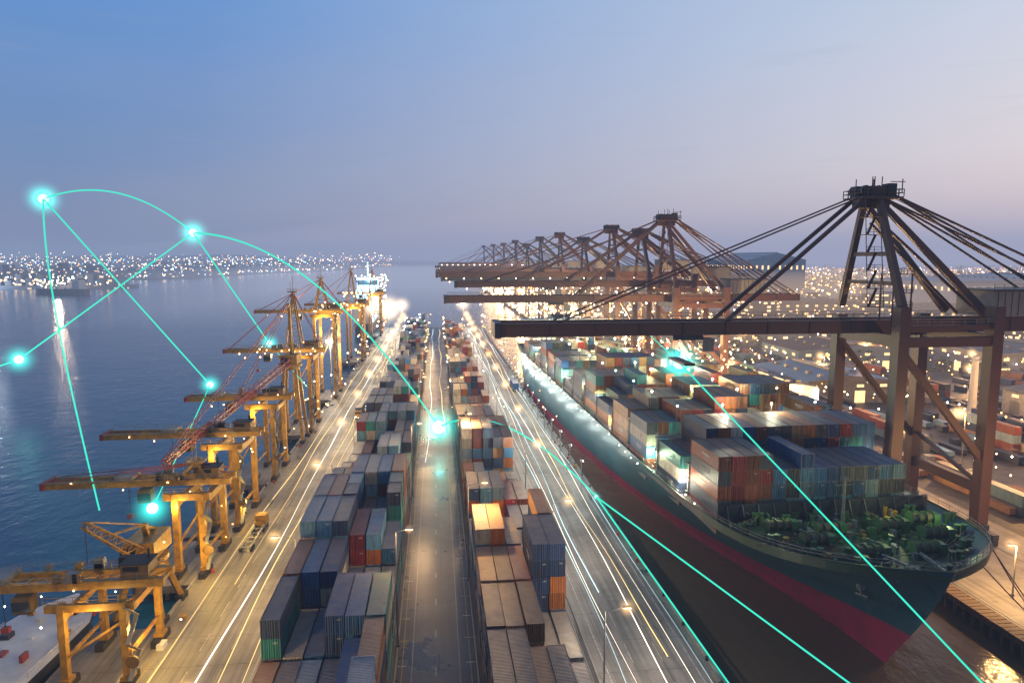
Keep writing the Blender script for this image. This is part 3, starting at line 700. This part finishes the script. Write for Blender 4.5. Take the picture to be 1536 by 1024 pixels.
def jibcrane(loc,zt,tipv,mastz,jc=M_red):
    root=empty('slewing_jib_crane',loc); k=MB()
    for x in (-3,3):
        for y in (-3.5,3.5): k.beam((x*1.2,y*1.2,.3),(x*.6,y*.6,zt-1),.9,.9,0); k.box(x*1.2-.7,y*1.2-1.2,.02,x*1.2+.7,y*1.2+1.2,.9,2)
    k.cyl((0,0,zt-1),(0,0,zt),2.7,18,0); k.cyl((0,0,zt),(0,0,zt+.8),3.4,20,0); k.box(-2.4,-2.6,zt+.82,2.4,4.6,zt+3.8,0); k.box(-2.5,-3.4,zt+1.0,-.4,-2.62,zt+3.0,3)
    k.beam((0,1,zt+3.8),(0,0,mastz),.8,.8,0); k.beam((0,4,zt+3.8),(0,.2,mastz-.5),.5,.5,0)
    lattice(k,(0,-2.4,zt+2),tipv,1.9,.9,max(8,int(Vector(tipv).length/4)),1,.2)
    for s_ in (-.4,.4): k.beam((s_,0,mastz),tuple(Vector(tipv)+Vector((s_,0,.5))),.16,.16,1); k.beam((s_,0,mastz),tuple(Vector((0,-2.4,zt+2)).lerp(Vector(tipv),.55)+Vector((s_,0,.6))),.16,.16,1)
    k.beam(tipv,tuple(Vector(tipv)-Vector((0,0,6))),.08,.08,2)
    k.obj('steel_frame',[M_yel,jc,M_black,M_glass],root); return root
jibcrane((-46.5,222,0),24,(-6,-88,19),44)
jibcrane((-48,113,0),9,(-4,-10,19),15,M_yel)
# ------------------------------------------------------------------ vessels
def boat(name,loc,Lb,B,zd,rot,lit,sup,deckm=None):
    root=empty(name,loc); root.rotation_euler=(0,0,rot); k=MB(); n=16
    for i in range(n+1):
        t=i/n; f_=min(1,(1-abs(2*t-1)**3.2)*1.4); f_=max(.03,f_) if t>0.02 else .6
        for z,q in ((-3.2,.72),(0,.92),(zd,1),):
            k.v.append((-B/2*f_*q,(t-.5)*Lb,z+(1.2*t**4 if z>0 else 0))); k.v.append((B/2*f_*q,(t-.5)*Lb,z+(1.2*t**4 if z>0 else 0)))
    for i in range(n):
        a0=i*6; b0=(i+1)*6
        for j in (0,2):
            k.f.append((a0+j,b0+j,b0+j+2,a0+j+2)); k.f.append((a0+j+1,a0+j+3,b0+j+3,b0+j+1)); k.m+=[0,0]
        k.f.append((a0+4,b0+4,b0+5,a0+5)); k.m.append(1)
    k.f.append((0,2,4,5,3,1)); k.m.append(0)
    for (x0,y0,x1,y1,z0,z1) in sup: k.box(x0,y0,z0,x1,y1,z1,2)
    x0,y0,x1,y1,z0,z1=sup[-1]; k.box(x0+.4,y0-.05,z0+(z1-z0)*.4,x1-.4,y0+.02,z0+(z1-z0)*.8,3)
    k.cyl(((x0+x1)/2,(y0+y1)/2,z1),((x0+x1)/2,(y0+y1)/2,z1+6*Lb/60),.2*Lb/40,8,2)
    for i in range(26): 
        bx=U(-B*.36,B*.36); by=U(-Lb*.4,Lb*.38); k.box(bx,by,zd+.02,bx+U(.4,B*.12),by+U(.4,B*.16),zd+U(.3,1.2)*B/13,random.choice((4,5,2,0)))
    for s in (-1,1): k.rail((s*(B/2-.5),-Lb*.3,zd),(s*(B/2-.5),Lb*.3,zd+.1),1,2.5,.08,2)
    k.obj('hull_and_deck',[M_dark2,deckm or M_steel,M_white,M_glass,M_yel,M_red],root)
    ke=MB()
    for i in range(lit): ke.octa((U(-B/2,B/2),U(-Lb*.4,Lb*.4),U(zd+1,sup[-1][5]+2)),.18*max(1,loc[1]/180),random.choice((0,1,2)))
    ke.obj('deck_lamps',[E_white,E_warm,E_green],root); return root
boat('workboat',(-62,94,-1.2),44,13,2.4,math.radians(-4),10,[(-4,-14,4,-3,2.5,5),(-3,-12,3,-5,5,7.6)],M_white)
boat('moored_cargo_ship',(-66,735,-2),150,24,14,0,150,[(-11,-66,11,-46,14,30),(-10,-64,10,-52,30,42)])
boat('moored_cargo_ship',(-60,600,-2),90,16,8,0,60,[(-7,-40,7,-28,8,20),(-6,-38,6,-30,20,28)])
boat('cargo_ship',(-640,1250,-2),110,20,9,math.radians(70),30,[(-8,-46,8,-32,9,22),(-7,-44,7,-35,22,28)])
point('flood_light',(-66,655,38),140000,(.3,.8,1),None,1)
# ------------------------------------------------------------------ lamps
M_pole=simple('galvanised_pole',(.3,.3,.3),.4,.5)
def lamp(x,y,h,arm,P,col,halo=2.2,hm=None):
    root=empty('street_lamp',(x,y,0)); k=MB()
    k.cyl((0,0,0),(0,0,h),.16,8,0,.09); k.cyl((0,0,0),(0,0,.5),.3,8,0)
    k.beam((0,0,h-.1),(arm,0,h+.5),.1,.1,0); k.box(arm-.6,-.22,h+.38,arm+.6,.22,h+.6,0); k.box(arm-.5,-.18,h+.28,arm+.5,.18,h+.37,1)
    k.obj('pole',[M_pole,E_warm],root)
    point('bulb',(arm,0,h-.25),P,col,root,.3)
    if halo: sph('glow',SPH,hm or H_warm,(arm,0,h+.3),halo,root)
for i in range(13):
    y=66+i*41
    lamp(-24.1,y+6,11.5,-3.4,8200*U(.6,1.3),(1,.64,.26) if y<180 else (1,.70,.38),1.4+y*.006)
    lamp(21.75,y+18,11.5,3.0,7600*U(.6,1.3),(1,.82,.62),1.4+y*.006)
for i in range(7):
    y=98+i*66; lamp(-6.5,y,18,2,6500 if y>150 else 4000,(1,.62,.26),1.1)
for i in range(6):
    y=118+i*55; lamp(5.1,y,18,3,9500,(1,.58,.20),1.1)
for i in range(4): point('quay_light',(-41,70+i*26,6),2800,(1,.6,.12),None)
for i in range(13):
    y=165+i*15; root=empty('quay_floodlight',(35.9,y,0)); k=MB(); k.cyl((0,0,0),(0,0,7),.12,8,0); k.box(-.3,-.3,7,.35,.3,7.5,0); k.box(.36,-.25,7.05,.42,.25,7.45,1); k.obj('post',[M_pole,E_white],root)
    point('bulb',(.8,0,7.6),1700,(.85,1,.95),root,.5)
for i in range(13):
    y=100+i*52; lamp(118,y,16,-3,26000,(1,.54,.2),2.4+y*.007)
for (x,y) in ((139,138),(150,176),(160,215),(185,175),(210,215),(175,290),(215,250),(230,340),(190,400),(260,440),(150,480),(250,290),(300,260)):
    lamp(x,y,14,-2,22000,(1,.50,.16),3.4,H_warm)
lamp(98.5,102,9,-1.0,13000,(1,.55,.18),1.8)
for (x,y,z,r) in ((-40,575,16,17),(-28,560,20,10),(-44,470,24,9),(-46,300,22,6),(22,575,20,10)):
    root=empty('flood_mast',(x,y,0)); k=MB(); k.cyl((0,0,0),(0,0,z),.35,8,0,.2); k.box(-1.8,-.3,z,1.8,.3,z+1.2,0)
    for q in (-1.3,-.4,.5,1.3): k.box(q-.35,-.42,z+.2,q+.35,-.31,z+1.0,1)
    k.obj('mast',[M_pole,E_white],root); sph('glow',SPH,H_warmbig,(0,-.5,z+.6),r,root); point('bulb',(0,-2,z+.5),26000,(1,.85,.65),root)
# ------------------------------------------------------------------ right port buildings, yard and city
E_win=emis('window_light',(1,.6,.25),2.2)
def warehouse(name,x0,y0,x1,y1,h,pitch,mats):
    root=empty(name,(x0,y0,0)); k=MB(); W=x1-x0; D=y1-y0
    k.box(0,0,-.5,W,D,h,0)
    xr=W/2; n=len(k.v); k.v+=[(-1,-1,h),(W+1,-1,h),(xr,-1,h+pitch),(-1,D+1,h),(W+1,D+1,h),(xr,D+1,h+pitch)]
    k.f+=[(n,n+1,n+2),(n+3,n+5,n+4),(n,n+2,n+5,n+3),(n+1,n+4,n+5,n+2)]; k.m+=[0,0,1,1]
    k.box(xr-1,2,h+pitch-.3,xr+1,D-2,h+pitch+.9,2)
    for i in range(int(D/9)):
        for s_ in (-1,1):
            q=W*.25; k.box(xr+s_*q-.9,3+i*9,h+pitch*.5-.3,xr+s_*q+.9,5+i*9,h+pitch*.5+1.1,2)
    k.obj('walls_and_roof',mats+[M_steel],root)
    k=MB(); nd=max(2,int(W/10))
    for i in range(nd):
        x=(i+.5)*W/nd; k.box(x-2.2,-.08,.1,x+2.2,-.02,min(5,h*.6),0 if R()<.6 else 1); k.box(x-1.5,-.08,h*.72,x+1.5,-.02,h*.84,1)
    nd=max(2,int(D/10))
    for i in range(nd):
        y=(i+.5)*D/nd; k.box(-.08,y-2.2,.1,-.02,y+2.2,min(5,h*.6),0 if R()<.6 else 1); k.box(-.08,y-1.5,h*.72,-.02,y+1.5,h*.84,1)
    k.obj('doors_and_windows',[M_steel,E_win],root)
M_wall=simple('cladding_pale',(.34,.36,.38),.6,dirtamt=.4); M_wallw=simple('cladding_white',(.6,.64,.7),.6,dirtamt=.2); M_roofb=simple('roof_blue_grey',(.12,.22,.36),.5); M_roofw=simple('roof_grey',(.16,.16,.16),.6,dirtamt=.6)
M_roofr=simple('roof_rust',(.16,.08,.05),.7)
warehouse('warehouse',536,660,860,800,34,6,[M_wallw,M_roofb])
warehouse('storage_hall',510,1080,610,1250,56,12,[M_roofb,M_roofb])
warehouse('terminal_office',108,213,126,240,15.5,1.2,[M_white,M_roofw])
k=MB(); k.box(125.2,211.6,1,126.4,212.2,15); k.obj('illuminated_sign_column',[emis('sign_light',(1,.95,.88),3.5,True)])
for (x0,y0,x1,y1,h) in ((145,255,185,300,9),(215,200,255,235,9),(185,330,250,370,11),(270,300,340,350,12),(150,400,230,450,12),(290,420,380,470,14),(400,520,500,580,16),(180,560,270,620,13),(330,640,430,700,15),(200,140,240,160,7),(290,200,350,240,10)):
    warehouse('warehouse',x0,y0,x1,y1,h,2.5,[random.choice((M_wall,M_roofb,M_roofw)),random.choice((M_roofw,M_roofb,M_roofr))])
root=empty('chimney',(200,232,0)); k=MB(); k.cyl((0,0,0),(0,0,22),1.5,16,0,1.1); k.cyl((0,0,20),(0,0,20.4),1.8,16,0); k.obj('stack',[M_white],root)
def yard2(x0,n,y0,y1,h):
    y=y0
    while y<y1:
        items=[]
        for i in range(n):
            for j in range(max(0,int(h+U(-1.5,1.5)))): items.append((x0+i*2.62,y,.02+j*CH,pcol(),0,1))
        if items: stack('container_stack',items)
        y+=CL+U(.6,3)
for x0,n,y0,y1,h in ((128,5,255,560,3),(150,5,500,760,3),(126,4,580,1100,4),(142,5,780,1150,4),(165,5,640,1100,3),(250,6,120,180,3),(142,3,185,245,1.6),(172,4,140,200,2.2),(262,5,210,290,2),(130,2,120,170,1.2),(190,6,250,325,2.6),(160,5,310,395,2.4)): yard2(x0,n,y0,y1,h)
k=MB()
for i in range(340):
    y=U(105,360); x=U(122,.95*y+110)
    L_=random.choice((2.5,5,9)); k.box(x,y,.4,x+2.3,y+L_,U(1.2,2.6),random.choice((0,3,3,4,6,6)))
    k.box(x+.1,y+.2,.0,x+.4,y+L_-.2,.4,5); k.box(x+1.9,y+.2,.0,x+2.2,y+L_-.2,.4,5)
k.obj('yard_machinery',[M_steel,M_yel,M_white,M_roofb,M_roofr,M_black,M_dark2])
k=MB(); cnt=0
for i in range(1900):
    y=400+(R()**1.3)*3600; x=U(.17*y+30,1.15*y+150)
    if x<200 and y<1200: continue
    if 490<x<880 and 600<y<1270: continue
    a_=U(8,30); b_=U(8,30); h_=U(4,11)+(U(6,26) if R()<.07 else 0); k.box(x,y,-.5,x+a_,y+b_,h_)
k.obj('port_city_buildings',[C_warm])
kl=MB()
for i in range(2800):
    y=290+(R()**1.5)*3300; x=U(.14*y+40,1.2*y+60); d=math.hypot(x,y)
    kl.octa((x,y,U(3,14)),min(2.6,d*U(.0005,.0015)),random.choice((0,0,3,3,3,1)))
for i in range(340):
    y=U(130,420); x=U(124,y*1.0+80); kl.octa((x,y,U(3,12)),U(.18,.42),random.choice((0,3,3,1)))
kl.obj('city_street_lights',[E_warm,E_white,E_blue,E_warm2])
kl=MB()
for i in range(2200):
    y=230+(R()**1.2)*1100; x=U(86,128); kl.octa((x,y,U(.8,40)*(R()**.5)),y*U(.0007,.0015),random.choice((0,0,3,1)))
kl.obj('terminal_work_lights',[E_warm,E_white,E_blue,E_warm2])
for i in range(12):
    point('terminal_light',(U(86,118),235+i*75,U(12,30)),190000,(1,.58,.24),None,.8)
kl=MB()
for i in range(110):
    y=200+R()**.8*380; x=random.choice((-24.2,-6.5,5.1,21.7,38,-43)); kl.octa((x+U(-.5,.5),y,U(2,13)),y*U(.0005,.0011),random.choice((0,0,3,1)))
for i in range(14): kl.octa((U(-26,-7),U(400,585),U(8,16)),.6,random.choice((1,2)))
kl.obj('yard_lights',[E_warm,E_white,E_blue,E_warm2])
M_leaf=simple('foliage',(.035,.06,.03),.8,sc_=.4); k=MB()
for i in range(300):
    y=U(300,900); x=U(.42*y,1.05*y)
    if 490<x<880 and 600<y<1270: continue
    h=U(6,12); k.cyl((x,y,-.1),(x,y,h*.5),.35,5,1,.15)
    for q in range(46):
        th=U(0,6.28); rr=U(.2,1)**.5*h*.42; zz=h*U(.35,1.0); rr*=math.sin(min(1,max(.15,(zz/h-.25)/.75))*math.pi)**.5+.1
        c_=Vector((x+math.cos(th)*rr,y+math.sin(th)*rr,zz)); u_=Vector((U(-1,1),U(-1,1),U(-1,1))).normalized()*U(.5,1.1); v_=Vector((U(-1,1),U(-1,1),U(-1,1))).normalized()*U(.5,1.1)
        k.quad([tuple(c_-u_),tuple(c_+v_),tuple(c_+u_),tuple(c_-v_)],0)
k.obj('distant_trees',[M_leaf,M_timber])
# ------------------------------------------------------------------ trucks
def truck(x,y,d,col,empty_=False):
    root=empty('container_truck',(x,y,0)); root.rotation_euler=(0,0,0 if d>0 else math.pi); k=MB()
    k.box(-1.15,-7.5,.95,-.75,6.2,1.25,1); k.box(.75,-7.5,.95,1.15,6.2,1.25,1)
    for i in range(6): k.box(-.74,-7.2+i*2.4,1.0,.74,-6.9+i*2.4,1.2,1)
    k.box(-1.2,4.6,.75,1.2,7.4,1.9,0); k.box(-1.15,5.0,1.9,1.15,7.1,3.0,0); k.box(-1.05,7.11,2.0,1.05,7.16,2.8,3); k.box(-1.0,7.41,.9,-.6,7.44,1.15,4); k.box(.6,7.41,.9,1.0,7.44,1.15,4)
    for yy in (-6.6,-5.3,3.2,6.2):
        for s in (-1,1): k.cyl((s*.85,yy,.5),(s*1.25,yy,.5),.5,14,2)
    k.obj('tractor_and_trailer',[col,M_steel,M_black,M_glass,E_white],root)
    if not empty_: stack('container',[(-1.22,-7.6,1.27,pcol(),1,1)],root)
for (x,y,d,e_) in ((-38.5,142,1,True),(-29,255,-1,False),(34,300,1,False),(30,410,1,False)):
    truck(x,y,d,random.choice((M_steel,M_yel,M_red)),e_)
def curve(name,pts,rads,mat):
    cu=bpy.data.curves.new(name,'CURVE'); cu.dimensions='3D'; cu.bevel_depth=1.0; cu.bevel_resolution=2
    s=cu.splines.new('POLY'); s.points.add(len(pts)-1)
    for i,(p_,r_) in enumerate(zip(pts,rads)): s.points[i].co=(*p_,1); s.points[i].radius=r_
    cu.materials.append(mat); ob=bpy.data.objects.new(name,cu); sc.collection.objects.link(ob); return ob
E_tr=emis('light_trail_white',(1,.9,.75),2.6,False); E_tr2=emis('light_trail_yellow',(1,.72,.30),1.9,False); E_tr3=emis('light_trail_cool',(.7,.95,1),1.6,False)
for j,(x,y0,y1,mt) in enumerate(((24.8,80,500,E_tr3),(26.1,60,560,E_tr),(27.4,110,500,E_tr3),(30.6,60,570,E_tr),(32.4,90,420,E_tr2),(34.7,60,560,E_tr),(36.4,60,560,E_tr3),(-27.4,60,540,E_tr2),(-30.4,90,500,E_tr2),(-33.2,60,560,E_tr),(-36.6,120,560,E_tr2),(-39.6,60,560,E_tr2),(-3.2,190,560,E_tr3),(1.6,220,560,E_tr2))):
    pts=[(x+.5*math.sin(i*.35+j*2)+.25*math.sin(i*.9+j),y0+(y1-y0)*i/40,.7) for i in range(41)]
    q=U(.7,1.3)
    curve('vehicle_light_trail',pts,[(.038+.00012*p_[1])*q*(1+.5*math.sin(p_[1]*.05+j)) for p_ in pts],mt)
# ------------------------------------------------------------------ glowing network arcs
E_net=emis('network_line_teal',(.05,.80,.58),1.2); E_node=emis('network_node',(.6,1,.93),1.7)
NODES={'a':(-210,400,90,4.6),'b':(-117,350,70.5,3.7),'c':(-172,300,16.7,3.3),'d':(-59.6,250,28,1.9),'e':(-64.5,200,22.4,1.7),'f':(-53.5,130,11.6,1.9),'g':(.2,209,6,3.7),'h':(63,171,31,3.0),'i':(37.7,156,1,.7)}
def P3(k_): return Vector(NODES[k_][:3])
def line(a_,b_,c_=None,rs=1.0):
    a_=Vector(a_); b_=Vector(b_); n=40; pts=[]
    for i in range(n+1):
        t=i/n; pts.append(a_.lerp(b_,t) if c_ is None else (a_*(1-t)**2+Vector(c_)*2*t*(1-t)+b_*t*t))
    camp=Vector((0,0,CAMH))
    curve('glowing_network_arc',[tuple(p_) for p_ in pts],[max(.05,.00095*(p_-camp).length)*rs for p_ in pts],E_net)
line(P3('a'),P3('b'),(-160,375,102.5)); line(P3('b'),P3('g'),(-50,285,66.7),1.25)
line(P3('b'),P3('d')); line(P3('d'),(-39.5,210,19.4),None,.6); line(P3('a'),P3('e')); line(P3('b'),P3('c')); line(P3('c'),(-190,290,10))
line(P3('a'),(-59,122,14.5),(-140,262,52)); line(P3('e'),P3('f'),(-58,168,20),.8)
# link from the yard node rises over the container block to the quay edge
line(P3('g'),P3('i'),(17,180,22),1.2); line(P3('i'),(44,62,12.8),None,1.2); line(P3('i'),(38.8,70,1),None,1.2)
line(P3('h'),(36.5,33,28),None,1.15); line(P3('h'),(62,200,37),None,.7)
for q,(x,y,z,r) in NODES.items():
    root=empty('glowing_network_node',(x,y,z)); sph('core',SPH,E_node,(0,0,0),r*.55,root)
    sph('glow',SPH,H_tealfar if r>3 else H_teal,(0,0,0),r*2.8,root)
point('node_light',(.2,209,9),1500,(.2,1,.85))
